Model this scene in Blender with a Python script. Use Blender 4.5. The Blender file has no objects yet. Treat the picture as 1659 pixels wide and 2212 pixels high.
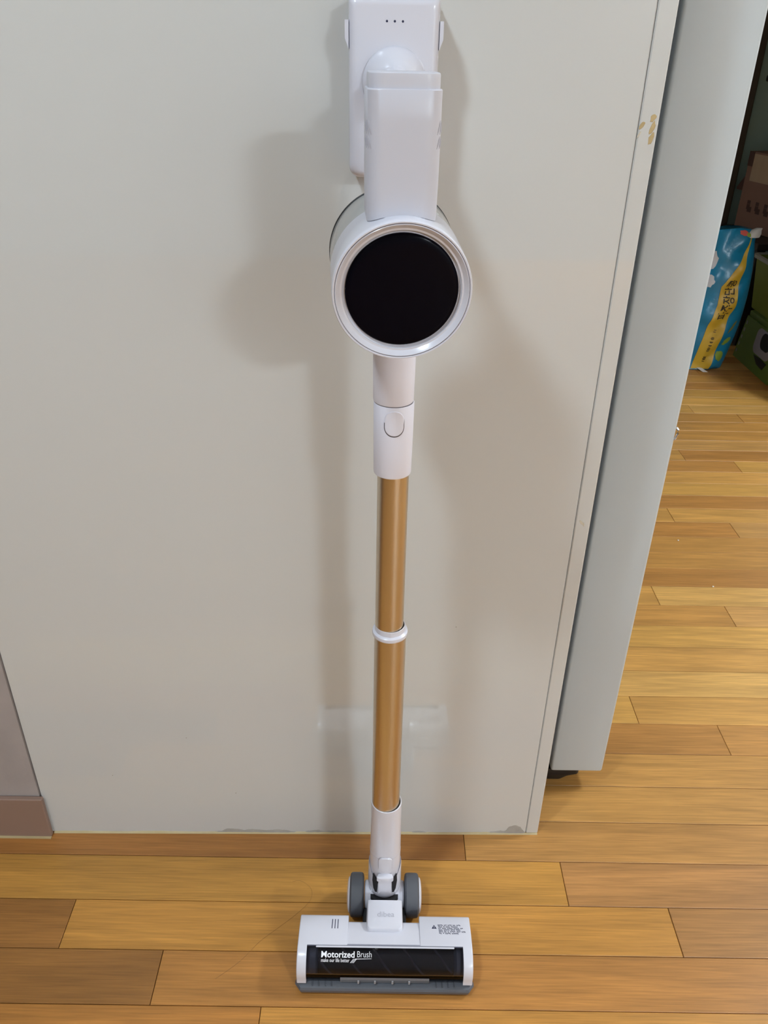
import bpy, bmesh, math, random
from mathutils import Vector, Matrix
random.seed(7)
PI = math.pi
scene = bpy.context.scene
C = scene.collection

# ------------------------------------------------------------------ camera
H = 1.1
pitch, roll, yaw, fpx = 0.528264, 0.0198285, 0.0053703, 1739.09
Fv = Vector((math.sin(yaw)*math.cos(pitch), math.cos(yaw)*math.cos(pitch), -math.sin(pitch)))
R0 = Vector((math.cos(yaw), -math.sin(yaw), 0.0)); U0 = R0.cross(Fv)
Rv = R0*math.cos(roll) + U0*math.sin(roll); Uv = -R0*math.sin(roll) + U0*math.cos(roll)
cam = bpy.data.cameras.new('camera'); camo = bpy.data.objects.new('camera', cam); C.objects.link(camo)
cam.sensor_fit = 'VERTICAL'; cam.sensor_height = 24.0; cam.lens = 24.0*fpx/2212.0
cam.clip_start = 0.02; cam.clip_end = 50
M = Matrix((Rv, Uv, -Fv)).transposed().to_4x4(); M.translation = Vector((0, -0.86, H))
camo.matrix_world = M
scene.camera = camo

# ------------------------------------------------------------------ world, lamps, exposure
w = bpy.data.worlds.new('world'); scene.world = w; w.use_nodes = True
w.node_tree.nodes['Background'].inputs[0].default_value = (0.75, 0.85, 1.0, 1)
w.node_tree.nodes['Background'].inputs[1].default_value = 0.25
def ceiling_light(name, loc, size, power, col):
    l = bpy.data.lights.new(name, 'AREA'); l.shape = 'DISK'; l.size = size; l.energy = power; l.color = col
    o = bpy.data.objects.new(name, l); o.location = loc; C.objects.link(o)
    return o
ceiling_light('ceiling_lamp_near', (-0.63, -0.87, 2.33), 0.20, 27.5, (0.75, 0.895, 1.0))
ceiling_light('ceiling_lamp_living_room', (2.13, -3.75, 2.33), 0.50, 142.0, (0.82, 0.92, 1.0))
ceiling_light('ambient_fill_lamp', (-1.3, -2.7, 2.33), 1.3, 9.0, (0.75, 0.895, 1.0))  # soft fill added to raise the ambient light, not a known fixture
ceiling_light('ceiling_lamp_hall', (2.15, 0.50, 2.33), 0.45, 66.0, (0.90, 0.965, 1.0))
vs = scene.view_settings
vs.view_transform = 'Standard'; vs.look = 'None'; vs.gamma = 1.0; vs.use_curve_mapping = False
vs.exposure = -0.36

# ------------------------------------------------------------------ materials
def lin(c): return tuple(((v/255.0+0.055)/1.055)**2.4 if v/255.0 > 0.04045 else v/255.0/12.92 for v in c)
MATS = {}
def mat(name, col, rough=0.4, metal=0.0, coat=0.0, spec=0.5, noise=None, bump=None):
    """principled material; noise=(scale, amount) varies the colour, bump=(scale, strength, distance)"""
    if name in MATS: return MATS[name]
    m = bpy.data.materials.new(name); m.use_nodes = True
    nt = m.node_tree; b = nt.nodes['Principled BSDF']
    b.inputs['Base Color'].default_value = (*col, 1); b.inputs['Roughness'].default_value = rough
    b.inputs['Metallic'].default_value = metal; b.inputs['Coat Weight'].default_value = coat
    b.inputs['Coat Roughness'].default_value = 0.05
    b.inputs['Specular IOR Level'].default_value = spec
    tc = nt.nodes.new('ShaderNodeTexCoord')
    if noise:
        n = nt.nodes.new('ShaderNodeTexNoise'); n.inputs['Scale'].default_value = noise[0]; n.inputs['Detail'].default_value = 5
        nt.links.new(tc.outputs['Object'], n.inputs['Vector'])
        mx = nt.nodes.new('ShaderNodeMix'); mx.data_type = 'RGBA'
        mx.inputs['A'].default_value = (*[c*(1-noise[1]) for c in col], 1)
        mx.inputs['B'].default_value = (*[min(1, c*(1+noise[1])) for c in col], 1)
        nt.links.new(n.outputs['Fac'], mx.inputs['Factor']); nt.links.new(mx.outputs['Result'], b.inputs['Base Color'])
    if bump:
        n2 = nt.nodes.new('ShaderNodeTexNoise'); n2.inputs['Scale'].default_value = bump[0]; n2.inputs['Detail'].default_value = 3
        nt.links.new(tc.outputs['Object'], n2.inputs['Vector'])
        bp = nt.nodes.new('ShaderNodeBump'); bp.inputs['Strength'].default_value = bump[1]; bp.inputs['Distance'].default_value = bump[2]
        nt.links.new(n2.outputs['Fac'], bp.inputs['Height']); nt.links.new(bp.outputs['Normal'], b.inputs['Normal'])
    MATS[name] = m
    return m

def wood_mat():
    m = bpy.data.materials.new('oak_plank'); m.use_nodes = True
    nt = m.node_tree; b = nt.nodes['Principled BSDF']; L = nt.links
    tc = nt.nodes.new('ShaderNodeTexCoord'); oi = nt.nodes.new('ShaderNodeObjectInfo')
    off = nt.nodes.new('ShaderNodeVectorMath'); off.operation = 'MULTIPLY_ADD'
    cmb = nt.nodes.new('ShaderNodeCombineXYZ')
    L.new(oi.outputs['Random'], cmb.inputs[0]); L.new(oi.outputs['Random'], cmb.inputs[1]); L.new(oi.outputs['Random'], cmb.inputs[2])
    off.inputs[1].default_value = (37, 23, 11)
    L.new(cmb.outputs[0], off.inputs[0]); L.new(tc.outputs['Object'], off.inputs[2])
    def noise(sc, detail, dist=0.0):
        mp = nt.nodes.new('ShaderNodeMapping'); mp.inputs['Scale'].default_value = sc
        L.new(off.outputs[0], mp.inputs['Vector'])
        n = nt.nodes.new('ShaderNodeTexNoise'); n.inputs['Scale'].default_value = 1; n.inputs['Detail'].default_value = detail
        n.inputs['Distortion'].default_value = dist
        L.new(mp.outputs[0], n.inputs['Vector']); return n
    fine = noise((14, 420, 40), 4, 0.3)      # pores, stretched along the board
    mid = noise((2.2, 34, 5), 5, 1.2)        # figure
    big = noise((3, 9, 3), 2)                # blotches
    def ramp(n, a, bb, lo, hi):
        r = nt.nodes.new('ShaderNodeMapRange'); r.inputs['From Min'].default_value = a; r.inputs['From Max'].default_value = bb
        r.inputs['To Min'].default_value = lo; r.inputs['To Max'].default_value = hi
        L.new(n.outputs['Fac'], r.inputs['Value']); return r
    def mul(a, bb):
        q = nt.nodes.new('ShaderNodeMath'); q.operation = 'MULTIPLY'; L.new(a.outputs[0], q.inputs[0]); L.new(bb.outputs[0], q.inputs[1]); return q
    v = mul(mul(ramp(fine, 0.3, 0.7, 0.80, 1.12), ramp(mid, 0.3, 0.7, 0.82, 1.15)), ramp(big, 0.3, 0.7, 0.93, 1.07))
    sc = nt.nodes.new('ShaderNodeVectorMath'); sc.operation = 'SCALE'
    L.new(oi.outputs['Color'], sc.inputs[0]); L.new(v.outputs[0], sc.inputs['Scale'])
    L.new(sc.outputs[0], b.inputs['Base Color'])
    b.inputs['Roughness'].default_value = 0.42; b.inputs['Specular IOR Level'].default_value = 0.45
    bp = nt.nodes.new('ShaderNodeBump'); bp.inputs['Strength'].default_value = 0.12; bp.inputs['Distance'].default_value = 0.0006
    L.new(fine.outputs['Fac'], bp.inputs['Height']); L.new(bp.outputs['Normal'], b.inputs['Normal'])
    return m
OAK = wood_mat()

def clear_mat(name, tint, gloss=0.08):
    m = bpy.data.materials.new(name); m.use_nodes = True
    nt = m.node_tree; nt.nodes.clear(); L = nt.links
    out = nt.nodes.new('ShaderNodeOutputMaterial'); mix = nt.nodes.new('ShaderNodeMixShader')
    tr = nt.nodes.new('ShaderNodeBsdfTransparent'); tr.inputs[0].default_value = (*tint, 1)
    gl = nt.nodes.new('ShaderNodeBsdfGlossy'); gl.inputs['Roughness'].default_value = gloss; gl.inputs['Color'].default_value = (0.55, 0.55, 0.58, 1)
    fr = nt.nodes.new('ShaderNodeFresnel'); fr.inputs['IOR'].default_value = 1.32
    L.new(fr.outputs[0], mix.inputs[0]); L.new(tr.outputs[0], mix.inputs[1]); L.new(gl.outputs[0], mix.inputs[2]); L.new(mix.outputs[0], out.inputs[0])
    return m

WHITE = mat('white_gloss_plastic', (0.67, 0.67, 0.75), 0.22, coat=0.3)
WBATT = mat('battery_white_shaded', (0.565, 0.565, 0.635), 0.35)  # white darkened: shade on the battery front is put into the colour
WSATIN = mat('white_satin_plastic', (0.765, 0.76, 0.86), 0.42)
GOLD = mat('champagne_gold_aluminium', (0.66, 0.575, 0.455), 0.30, metal=1.0, bump=(900, 0.04, 0.0002))
BLACKG = mat('black_gloss_panel', (0.002, 0.002, 0.005), 0.05, spec=0.06)
BLACKM = mat('black_matt_plastic', (0.012, 0.012, 0.014), 0.5)
NAVY = mat('navy_print', (0.02, 0.025, 0.07), 0.5)
DGREY = mat('dark_grey_rubber', (0.085, 0.09, 0.105), 0.6, noise=(60, 0.08))
BGREY = mat('bumper_grey_plastic', (0.095, 0.103, 0.122), 0.45)
SMOKE = mat('smoke_grey_bin', (0.36, 0.36, 0.35), 0.18, coat=0.3)
SEAM = mat('seam_shadow_gap', (0.10, 0.09, 0.11), 0.6)
VENTM = mat('vent_slot_grey', (0.40, 0.39, 0.44), 0.5)
PRINTW = mat('white_print', (0.85, 0.85, 0.90), 0.4)
EMBOSS = mat('embossed_white', (0.47, 0.47, 0.54), 0.3)
COVER = clear_mat('clear_brush_cover', (0.72, 0.72, 0.76), 0.03)
LIPCLEAR = mat('translucent_grey_lip', (0.13, 0.135, 0.155), 0.15, coat=0.4)
PANEL = mat('cream_film_panel', (0.605, 0.612, 0.602), 0.03, spec=0.95, noise=(2.0, 0.012))
PAPER = mat('mauve_grey_wallpaper', (0.36, 0.315, 0.30), 0.75, noise=(14, 0.16), bump=(90, 0.25, 0.002))
BASEB = mat('brown_pvc_baseboard', (0.27, 0.175, 0.135), 0.45, noise=(9, 0.06))
CAULK = mat('yellowed_sealant', (0.50, 0.40, 0.22), 0.5, noise=(30, 0.15))
SCUFF = mat('scuffed_sealant_grey', (0.36, 0.335, 0.30), 0.7, noise=(60, 0.2))
PEEL = mat('peeled_film_tan', (0.50, 0.38, 0.19), 0.6, noise=(160, 0.25))
PLASTER = mat('white_room_paint', (0.66, 0.66, 0.64), 0.8, noise=(3, 0.03))
FRIDGE = mat('fridge_grey_paint', (0.545, 0.60, 0.635), 0.38, noise=(6, 0.02), bump=(700, 0.05, 0.0003))
GASKET = mat('gasket_violet_grey', (0.10, 0.10, 0.13), 0.6)
CHROME = mat('chrome', (0.75, 0.75, 0.78), 0.15, metal=1.0)

# ------------------------------------------------------------------ mesh helpers
def link(name, verts, faces, m, parent=None, smooth=True, angle=35, origin=None):
    me = bpy.data.meshes.new(name)
    o0 = origin if origin is not None else (parent_origin(parent) if parent else Vector((0, 0, 0)))
    me.from_pydata([tuple(Vector(v)-o0) for v in verts], [], [tuple(f) for f in faces])
    me.validate(); 
    bm = bmesh.new(); bm.from_mesh(me); bmesh.ops.recalc_face_normals(bm, faces=bm.faces); bm.to_mesh(me); bm.free()
    me.materials.append(m)
    if smooth:
        for p in me.polygons: p.use_smooth = True
        me.set_sharp_from_angle(angle=math.radians(angle))
    o = bpy.data.objects.new(name, me); C.objects.link(o)
    if parent is not None: o.parent = parent
    else: o.location = o0
    return o
def parent_origin(p):
    v = Vector((0, 0, 0))
    while p is not None:
        v = v + p.location; p = p.parent
    return v
def from_bm(name, bm, m, parent=None, smooth=True, angle=35, origin=None):
    vs_ = [v.co.copy() for v in bm.verts]; bm.verts.index_update()
    fs = [[v.index for v in f.verts] for f in bm.faces]; bm.free()
    return link(name, vs_, fs, m, parent, smooth, angle, origin)
def thing(name, loc, label, cat, group=None):
    o = bpy.data.objects.new(name, None); o.location = loc; o.empty_display_size = 0.05; C.objects.link(o)
    o['label'] = label; o['category'] = cat
    if group: o['group'] = group
    return o
def tag(o, label, cat, group=None):
    o['label'] = label; o['category'] = cat
    if group: o['group'] = group
    return o
def struct(o): o['kind'] = 'structure'; return o

def bm_box(x0, x1, y0, y1, z0, z1, bev=0.0, seg=2, mtx=None):
    bm = bmesh.new(); bmesh.ops.create_cube(bm, size=1.0)
    for v in bm.verts:
        v.co = Vector((x0 if v.co.x < 0 else x1, y0 if v.co.y < 0 else y1, z0 if v.co.z < 0 else z1))
    if bev > 0: bmesh.ops.bevel(bm, geom=bm.edges[:], offset=bev, segments=seg, profile=0.5, affect='EDGES')
    if mtx is not None: bmesh.ops.transform(bm, matrix=mtx, verts=bm.verts)
    return bm
def join_bm(*bms):
    out = bmesh.new()
    for b in bms:
        b.verts.index_update()
        vv = [out.verts.new(v.co) for v in b.verts]
        for f in b.faces: out.faces.new([vv[v.index] for v in f.verts])
        b.free()
    return out
def frame(axis_dir, up=Vector((0, 0, 1))):
    a = Vector(axis_dir).normalized(); e1 = a.cross(up)
    if e1.length < 1e-4: e1 = Vector((1, 0, 0))
    e1.normalize(); e2 = e1.cross(a); return a, e1, e2
def bm_lathe(profile, origin, axis=(0, 0, 1), n=64, a0=0.0, a1=2*PI, closed=False):
    """profile: (distance along axis, radius); radius 0 closes to a point"""
    bm = bmesh.new(); a, e1, e2 = frame(axis); O = Vector(origin)
    full = abs((a1-a0)-2*PI) < 1e-6; cnt = n if full else n+1
    rings = []
    for s, r in profile:
        if r <= 1e-7: rings.append([bm.verts.new(O+a*s)]*cnt)
        else:
            rings.append([bm.verts.new(O+a*s+e1*(r*math.cos(a0+(a1-a0)*i/n))+e2*(r*math.sin(a0+(a1-a0)*i/n))) for i in range(cnt)])
    pairs = list(zip(rings[:-1], rings[1:]))
    if closed: pairs.append((rings[-1], rings[0]))
    for A, B in pairs:
        for i in range(n):
            j = (i+1) % cnt
            q = []
            for v in (A[i], A[j], B[j], B[i]):
                if v not in q: q.append(v)
            if len(q) >= 3:
                try: bm.faces.new(q)
                except ValueError: pass
    return bm
def bm_loft(rings, caps=True):
    bm = bmesh.new(); R = [[bm.verts.new(p) for p in r] for r in rings]
    n = len(R[0])
    for A, B in zip(R[:-1], R[1:]):
        for i in range(n): bm.faces.new((A[i], A[(i+1) % n], B[(i+1) % n], B[i]))
    if caps: bm.faces.new(R[0][::-1]); bm.faces.new(R[-1])
    return bm
def bm_prism_x(prof, x0, x1, bev=0.0, seg=2, only=None):
    """closed (y, z) profile extruded along x"""
    bm = bm_loft([[(x0, y, z) for y, z in prof], [(x1, y, z) for y, z in prof]])
    if bev:
        bm.normal_update()
        ed = [e for e in bm.edges if e.calc_face_angle(0) > 0.5 and (only is None or all(abs(v.co.x-only) < 1e-6 for v in e.verts))]
        bmesh.ops.bevel(bm, geom=ed, offset=bev, segments=seg, profile=0.5, affect='EDGES', clamp_overlap=True)
    return bm
def rrect(cx, cy, wx, wy, r, z, seg=6, rot=0.0, piv=(0, 0)):
    pts = []
    for k, (sx, sy) in enumerate(((1, 1), (-1, 1), (-1, -1), (1, -1))):
        for i in range(seg+1):
            a = PI/2*k + PI/2*i/seg
            pts.append((cx+sx*(wx/2-r)+r*math.cos(a), cy+sy*(wy/2-r)+r*math.sin(a)))
    c, s = math.cos(rot), math.sin(rot)
    return [Vector((piv[0]+(x-piv[0])*c-(y-piv[1])*s, piv[1]+(x-piv[0])*s+(y-piv[1])*c, z)) for x, y in pts]
def bm_tube(pts, r, n=8):
    bm = bmesh.new(); P = [Vector(p) for p in pts]; rings = []
    for i, p in enumerate(P):
        d = (P[min(i+1, len(P)-1)]-P[max(i-1, 0)]).normalized(); _, e1, e2 = frame(d)
        rr = r[i] if isinstance(r, (list, tuple)) else r
        rings.append([bm.verts.new(p+e1*rr*math.cos(2*PI*k/n)+e2*rr*math.sin(2*PI*k/n)) for k in range(n)])
    for A, B in zip(rings[:-1], rings[1:]):
        for k in range(n): bm.faces.new((A[k], A[(k+1) % n], B[(k+1) % n], B[k]))
    bm.faces.new(rings[0][::-1]); bm.faces.new(rings[-1])
    return bm
def outline_capsule(w_, h_, seg=10):
    """capsule or rounded rectangle outline, wide w_, high h_"""
    r = min(w_, h_)/2; pts = []
    for k, (sx, sy) in enumerate(((1, 1), (-1, 1), (-1, -1), (1, -1))):
        for i in range(seg+1):
            a = PI/2*k+PI/2*i/seg
            pts.append((sx*(w_/2-r)+r*math.cos(a), sy*(h_/2-r)+r*math.sin(a)))
    return pts
def outline_round(w_, h_, r, seg=6):
    pts = []
    for k, (sx, sy) in enumerate(((1, 1), (-1, 1), (-1, -1), (1, -1))):
        for i in range(seg+1):
            a = PI/2*k+PI/2*i/seg
            pts.append((sx*(w_/2-r)+r*math.cos(a), sy*(h_/2-r)+r*math.sin(a)))
    return pts
def bm_patch(outline, fn, levels):
    """concentric rings of a 2-D outline laid on a surface fn(u, v, h); levels = [(scale, h), ...] rim to centre"""
    bm = bmesh.new(); n = len(outline)
    cx = sum(p[0] for p in outline)/n; cy = sum(p[1] for p in outline)/n
    rings = [[bm.verts.new(fn(cx+(u-cx)*s, cy+(v-cy)*s, h)) for u, v in outline] for s, h in levels]
    for A, B in zip(rings[:-1], rings[1:]):
        for i in range(n): bm.faces.new((A[i], A[(i+1) % n], B[(i+1) % n], B[i]))
    bm.faces.new(rings[-1])
    return bm
def text_geo(body, bold=0.0):
    """flat text as (verts2d, faces), cap height about 0.7 per unit size"""
    cu = bpy.data.curves.new('text', 'FONT'); cu.body = body; cu.size = 1.0; cu.offset = bold; cu.resolution_u = 3
    o = bpy.data.objects.new('text', cu); C.objects.link(o)
    dg = bpy.context.evaluated_depsgraph_get(); me = bpy.data.meshes.new_from_object(o.evaluated_get(dg))
    vs_ = [(v.co.x, v.co.y) for v in me.vertices]; fs = [tuple(p.vertices) for p in me.polygons]
    bpy.data.objects.remove(o); bpy.data.curves.remove(cu); bpy.data.meshes.remove(me)
    return vs_, fs
def fit_text(geo, x0, x1, y0, y1):
    vs_, fs = geo
    ax, bx = min(v[0] for v in vs_), max(v[0] for v in vs_); ay, by = min(v[1] for v in vs_), max(v[1] for v in vs_)
    return [(x0+(v[0]-ax)/(bx-ax)*(x1-x0), y0+(v[1]-ay)/(by-ay)*(y1-y0)) for v in vs_], fs
def glyph_geo(x0, x1, y0, y1, groups, rnd, vertical=False):
    """rows of tiny unreadable stroke marks between x0..x1: groups = characters per word"""
    vs_, fs = [], []
    tot = sum(groups)+0.8*(len(groups)-1); u = (x1-x0)/tot; x = x0; h = y1-y0; t = min(u, h)*0.16
    def bar(a, b, c, d):
        k = len(vs_); vs_.extend([(a, c), (b, c), (b, d), (a, d)]); fs.append((k, k+1, k+2, k+3))
    for g in groups:
        for _ in range(g):
            a, b = x+u*0.1, x+u*0.86
            k = rnd.randint(0, 3)
            bar(a, a+(b-a)*0.62, y0+h*0.86-t, y0+h*0.86+t)
            if k != 1: bar(a, a+2*t, y0+h*0.4, y0+h*0.9)
            if k != 2: bar(a, a+(b-a)*0.62, y0+h*0.42, y0+h*0.42+1.6*t)
            if k % 2 == 0: bar(b-2*t, b, y0+h*0.3, y1)
            else: bar(a, b, y0+h*0.22, y0+h*0.22+1.6*t)
            if k > 0: bar(a+(b-a)*0.2, b, y0, y0+1.8*t)
            x += u
        x += 0.8*u
    return vs_, fs
def decal(name, geo, fn, m, parent):
    vs_, fs = geo
    return link(name, [fn(u, v) for u, v in vs_], fs, m, parent, smooth=False)

# ------------------------------------------------------------------ the setting
Y0, PW = -0.048627, 0.0748051
floor = bpy.data.objects.new('floor', None); C.objects.link(floor); struct(floor)
SUB = mat('floor_underlay', (0.16, 0.095, 0.045), 0.6, noise=(20, 0.1))
from_bm('underlay', bm_box(-2.5, 3.0, -4.0, 3.3, -0.05, -0.0035), SUB, floor, smooth=False)
PALETTE = [(216, 168, 98), (205, 156, 90), (226, 182, 112), (198, 148, 86), (212, 166, 104), (194, 143, 82), (220, 174, 100)]
TONE = {(0, 0): (176, 122, 66), (0, -1): (160, 112, 62), (0, 1): (200, 150, 88), (-1, 0): (204, 152, 76), (-1, 1): (190, 140, 86), (-1, -1): (200, 148, 74),
        (-2, -1): (166, 117, 62), (-2, 0): (202, 148, 74), (-2, 1): (184, 135, 80), (-3, -1): (158, 112, 60), (-3, 0): (188, 134, 72),
        (-3, 1): (186, 136, 78), (-4, -1): (186, 130, 66), (-4, 0): (208, 152, 76)}
rp = random.Random(11)
def plank(x0, x1, y0, y1, col):
    g = 0.00045; dz = rp.uniform(-0.0002, 0.0)
    bm = bm_box(x0+g, x1-g, y0+g, y1-g, -0.0035, dz, 0.0)
    top = [e for e in bm.edges if all(abs(v.co.z-dz) < 1e-6 for v in e.verts)]
    bmesh.ops.bevel(bm, geom=top, offset=0.0006, segments=1, affect='EDGES')
    o = from_bm('plank', bm, OAK, floor, smooth=False)
    k = rp.uniform(0.96, 1.04); c = lin(col); o.color = (c[0]*k*0.84, c[1]*k*0.78, c[2]*k*0.66, 1)
for i in range(-6, 34):
    y0 = Y0+i*PW; y1 = y0+PW
    if i <= 1: base, Lp = 0.1428-0.1465*i, 0.8748
    else: base, Lp = 0.6406-0.1465*(i-3), 0.8815
    n0 = {0: 0, -1: 0, -2: 0, -3: 1, -4: 1}.get(i, None)
    for n in range(-8, 12):
        a = base+n*Lp; b = a+Lp
        xmin = -0.80 if i <= 0 else 0.20
        if b < xmin or a > 1.75+max(0, i)*0.01: continue
        if n0 is not None:
            k = n + n0
            ref = {0: 0.1428, -1: 0.2866, -2: 0.4349, -3: -0.2941, -4: -0.1471}[i]
            sect = int(round((a-ref)/Lp))
            if i == -2: col = TONE.get((i, sect+1), PALETTE[2])
            elif i in (0, -1): col = TONE.get((i, sect+1), PALETTE[2])
            else: col = TONE.get((i, sect), PALETTE[1])
        else: col = rp.choice(PALETTE)
        plank(a, b, y0, y1, col)
# the part of the floor no plank is laid on singly (behind the photographer and far to the sides)
def floor_rest(x0, x1, y0, y1):
    o = from_bm('floor_boards', bm_box(x0, x1, y0, y1, -0.0035, -0.0006), OAK, floor, smooth=False)
    c = lin((196, 144, 78)); o.color = (c[0]*.86, c[1]*.86, c[2]*.86, 1); o['kind'] = 'stuff'
floor_rest(-2.5, 3.0, -4.0, Y0-6*PW)

# the cream panel with its narrow edge strip
def quad_panel(name, xa, ya, xb, yb, z0, z1, thick, m, parent=None, bev=0.0012):
    bm = bm_loft([[(xa, ya, z), (xb, yb, z), (xb, yb+thick, z), (xa, ya+thick, z)] for z in (z0, z1)])
    bmesh.ops.bevel(bm, geom=bm.edges[:], offset=bev, segments=1, affect='EDGES')
    return from_bm(name, bm, m, parent, smooth=False)
def py(x): return -0.008+(x+0.518)*(0.011/0.7807)      # the panel's face: y at x
wall_c = struct(quad_panel('wall_center', -0.5175, py(-0.5175), 0.2434, py(0.2434), 0.001, 2.35, 0.02, PANEL))
strip = struct(quad_panel('trim_1', 0.2440, py(0.2440), 0.2627, py(0.2627), 0.001, 2.35, 0.02, PANEL))
# wallpapered wall and its skirting
wl = struct(from_bm('wall_left', bm_box(-2.5, -0.519, -0.010, 0.10, 0.0, 2.35), PAPER, smooth=False))
bl = struct(from_bm('baseboard_left', bm_box(-2.5, -0.5125, -0.0185, -0.0101, 0.0012, 0.0865, 0.0015, 1), BASEB, smooth=False))
from_bm('sealant_bead', bm_box(-2.5, -0.513, -0.0215, -0.0175, 0.0, 0.0022), CAULK, bl, smooth=False)
# sealant along the foot of the panel, uneven, with scuffed smears
rs = random.Random(3)
def ragged(name, x0, x1, n, h, out, m, z0=0.0, parent=wall_c):
    bm = bmesh.new(); rows = []
    for k in range(n+1):
        x = x0+(x1-x0)*k/n; hh = h(k/n)
        rows.append([bm.verts.new((x, py(x)-out, z0)), bm.verts.new((x, py(x)-out*0.6, z0+hh*0.7)), bm.verts.new((x, py(x)-0.0001, z0+hh)), bm.verts.new((x, py(x)+0.002, z0))])
    for A, B in zip(rows[:-1], rows[1:]):
        for j in range(4): bm.faces.new((A[j], A[(j+1) % 4], B[(j+1) % 4], B[j]))
    bm.faces.new(rows[0]); bm.faces.new(rows[-1][::-1])
    return from_bm(name, bm, m, parent, smooth=True)
ragged('sealant_bead', -0.512, 0.262, 160, lambda t: 0.0026+0.0006*math.sin(t*37)+rs.uniform(-0.0003, 0.0004), 0.0028, CAULK)
def hump(t, pts):
    for (a, ha), (b, hb) in zip(pts[:-1], pts[1:]):
        if a <= t <= b:
            k = (t-a)/(b-a); k = k*k*(3-2*k); return ha+(hb-ha)*k
    return pts[-1][1]
P1 = [(0, .0026), (.10, .0035), (.2, .0098), (.3, .0088), (.38, .0062), (.47, .0082), (.55, .0070), (.63, .0062), (.75, .0072), (.85, .0066), (.93, .003), (1, .0026)]
ragged('sealant_smear', -0.262, -0.122, 60, lambda t: hump(t, P1)+rs.uniform(-.0004, .0004), 0.0014, SCUFF)
P2 = [(0, .002), (.15, .0052), (.3, .0072), (.42, .004), (.6, .0058), (.75, .0042), (.9, .005), (1, .002)]
ragged('sealant_smear', -0.118, -0.030, 40, lambda t: hump(t, P2)+rs.uniform(-.0004, .0004), 0.0014, SCUFF)
P3 = [(0, .002), (.25, .0045), (.4, .007), (.5, .0055), (.62, .017), (.74, .0195), (.86, .0165), (.95, .008), (1, .004)]
ragged('sealant_smear', 0.176, 0.242, 44, lambda t: hump(t, P3)+rs.uniform(-.0006, .0006), 0.0014, SCUFF)
ragged('sealant_smear', 0.055, 0.085, 16, lambda t: 0.002+0.003*math.sin(PI*t), 0.0014, SCUFF)
# peeled spots of the film on the edge strip and small specks on the panel
def spot(name, x, z, wx, hz, m, parent, seed, tilt=0.0):
    r = random.Random(seed); pts = []
    for k in range(14):
        a = 2*PI*k/14; q = r.uniform(0.75, 1.12)
        u, v = math.cos(a)*wx*q, math.sin(a)*hz*q
        pts.append((x+u*math.cos(tilt)-v*math.sin(tilt), z+u*math.sin(tilt)+v*math.cos(tilt)))
    return from_bm(name, bm_patch(pts, lambda u, v, h: (u, py(u)-h, v), [(1, 0.00005), (0.9, 0.0003), (0.5, 0.0003)]), m, parent, smooth=False)
for x, z, a, b, t, s in ((0.2566, 1.0412, .0028, .0040, -.5, 1), (0.2573, 1.0325, .0022, .0066, -.3, 2), (0.2578, 1.0235, .0026, .0058, -.25, 3), (0.2470, 1.0345, .0020, .0048, -.6, 4)):
    spot('peeled_spot', x, z, a, b, PEEL, strip, s, t)
PEEL2 = mat('faded_peel', (0.60, 0.555, 0.45), 0.5)
for x, z, a, b, t, s in ((0.2452, 1.0262, .0009, .0034, -.5, 5), (0.2515, 0.586, .0042, .0018, -.9, 6), (0.2545, 0.583, .0010, .0034, .2, 8)):
    spot('faded_spot', x, z, a, b, PEEL2, strip, s, t)
for x, z, s in ((-0.216, 0.092, 11), (-0.28, 0.21, 12), (0.105, 0.42, 13), (-0.40, 0.13, 14)):
    spot('speck', x, z, 0.0009, 0.0011, SCUFF, wall_c, s)

# rest of the room shell, and a wall added to shade the far room
struct(from_bm('ceiling', bm_box(-2.5, 3.0, -4.0, 3.3, 2.35, 2.40), PLASTER, smooth=False))
struct(from_bm('wall_rear', bm_box(-2.5, 3.0, -4.05, -4.0, 0.0, 2.35), PLASTER, smooth=False))
struct(from_bm('wall_side', bm_box(-2.55, -2.5, -4.0, 0.1, 0.0, 2.35), PAPER, smooth=False))
struct(from_bm('wall_right', bm_box(3.0, 3.05, -4.0, 3.3, 0.0, 2.35), PLASTER, smooth=False))
struct(from_bm('wall_far', bm_box(-0.6, 3.0, 3.25, 3.30, 0.0, 2.35), PLASTER, smooth=False))
struct(from_bm('wall_light_blocker', join_bm(bm_box(1.46, 3.0, 1.75, 1.85, 0.0, 2.35), bm_box(0.40, 1.46, 1.75, 1.85, 2.05, 2.35)), PLASTER, smooth=False))  # unseen wall and header, added to keep lamp light off the far room
struct(from_bm('wall_hidden', bm_box(-0.65, -0.6, 0.1, 3.3, 0.0, 2.35), PLASTER, smooth=False))

# glazed sliding door at the far end
FRAMEB = mat('dark_brown_frame', (0.075, 0.058, 0.045), 0.5)
TEAL = mat('frosted_teal_glass', (0.36, 0.52, 0.51), 0.35, noise=(3, 0.12))
door = bpy.data.objects.new('door_1', None); door.location = (1.4, 2.95, 0); C.objects.link(door); struct(door)
for xa, xb in ((1.40, 1.535), (2.26, 2.34)):
    from_bm('post', bm_box(xa, xb, 2.92, 3.0, 0.0, 2.2, 0.004, 1), FRAMEB, door, smooth=False)
from_bm('rail', bm_box(1.40, 2.34, 2.92, 3.0, 2.12, 2.2, 0.004, 1), FRAMEB, door, smooth=False)
from_bm('sill', bm_box(1.40, 2.34, 2.92, 3.0, 0.0, 0.08, 0.004, 1), FRAMEB, door, smooth=False)
from_bm('pane', bm_box(1.535, 2.26, 2.955, 2.965, 0.08, 2.12), TEAL, door, smooth=False)
from_bm('handle', bm_box(1.575, 1.60, 2.925, 2.955, 0.985, 1.01, 0.006, 2), BLACKM, door)

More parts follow.
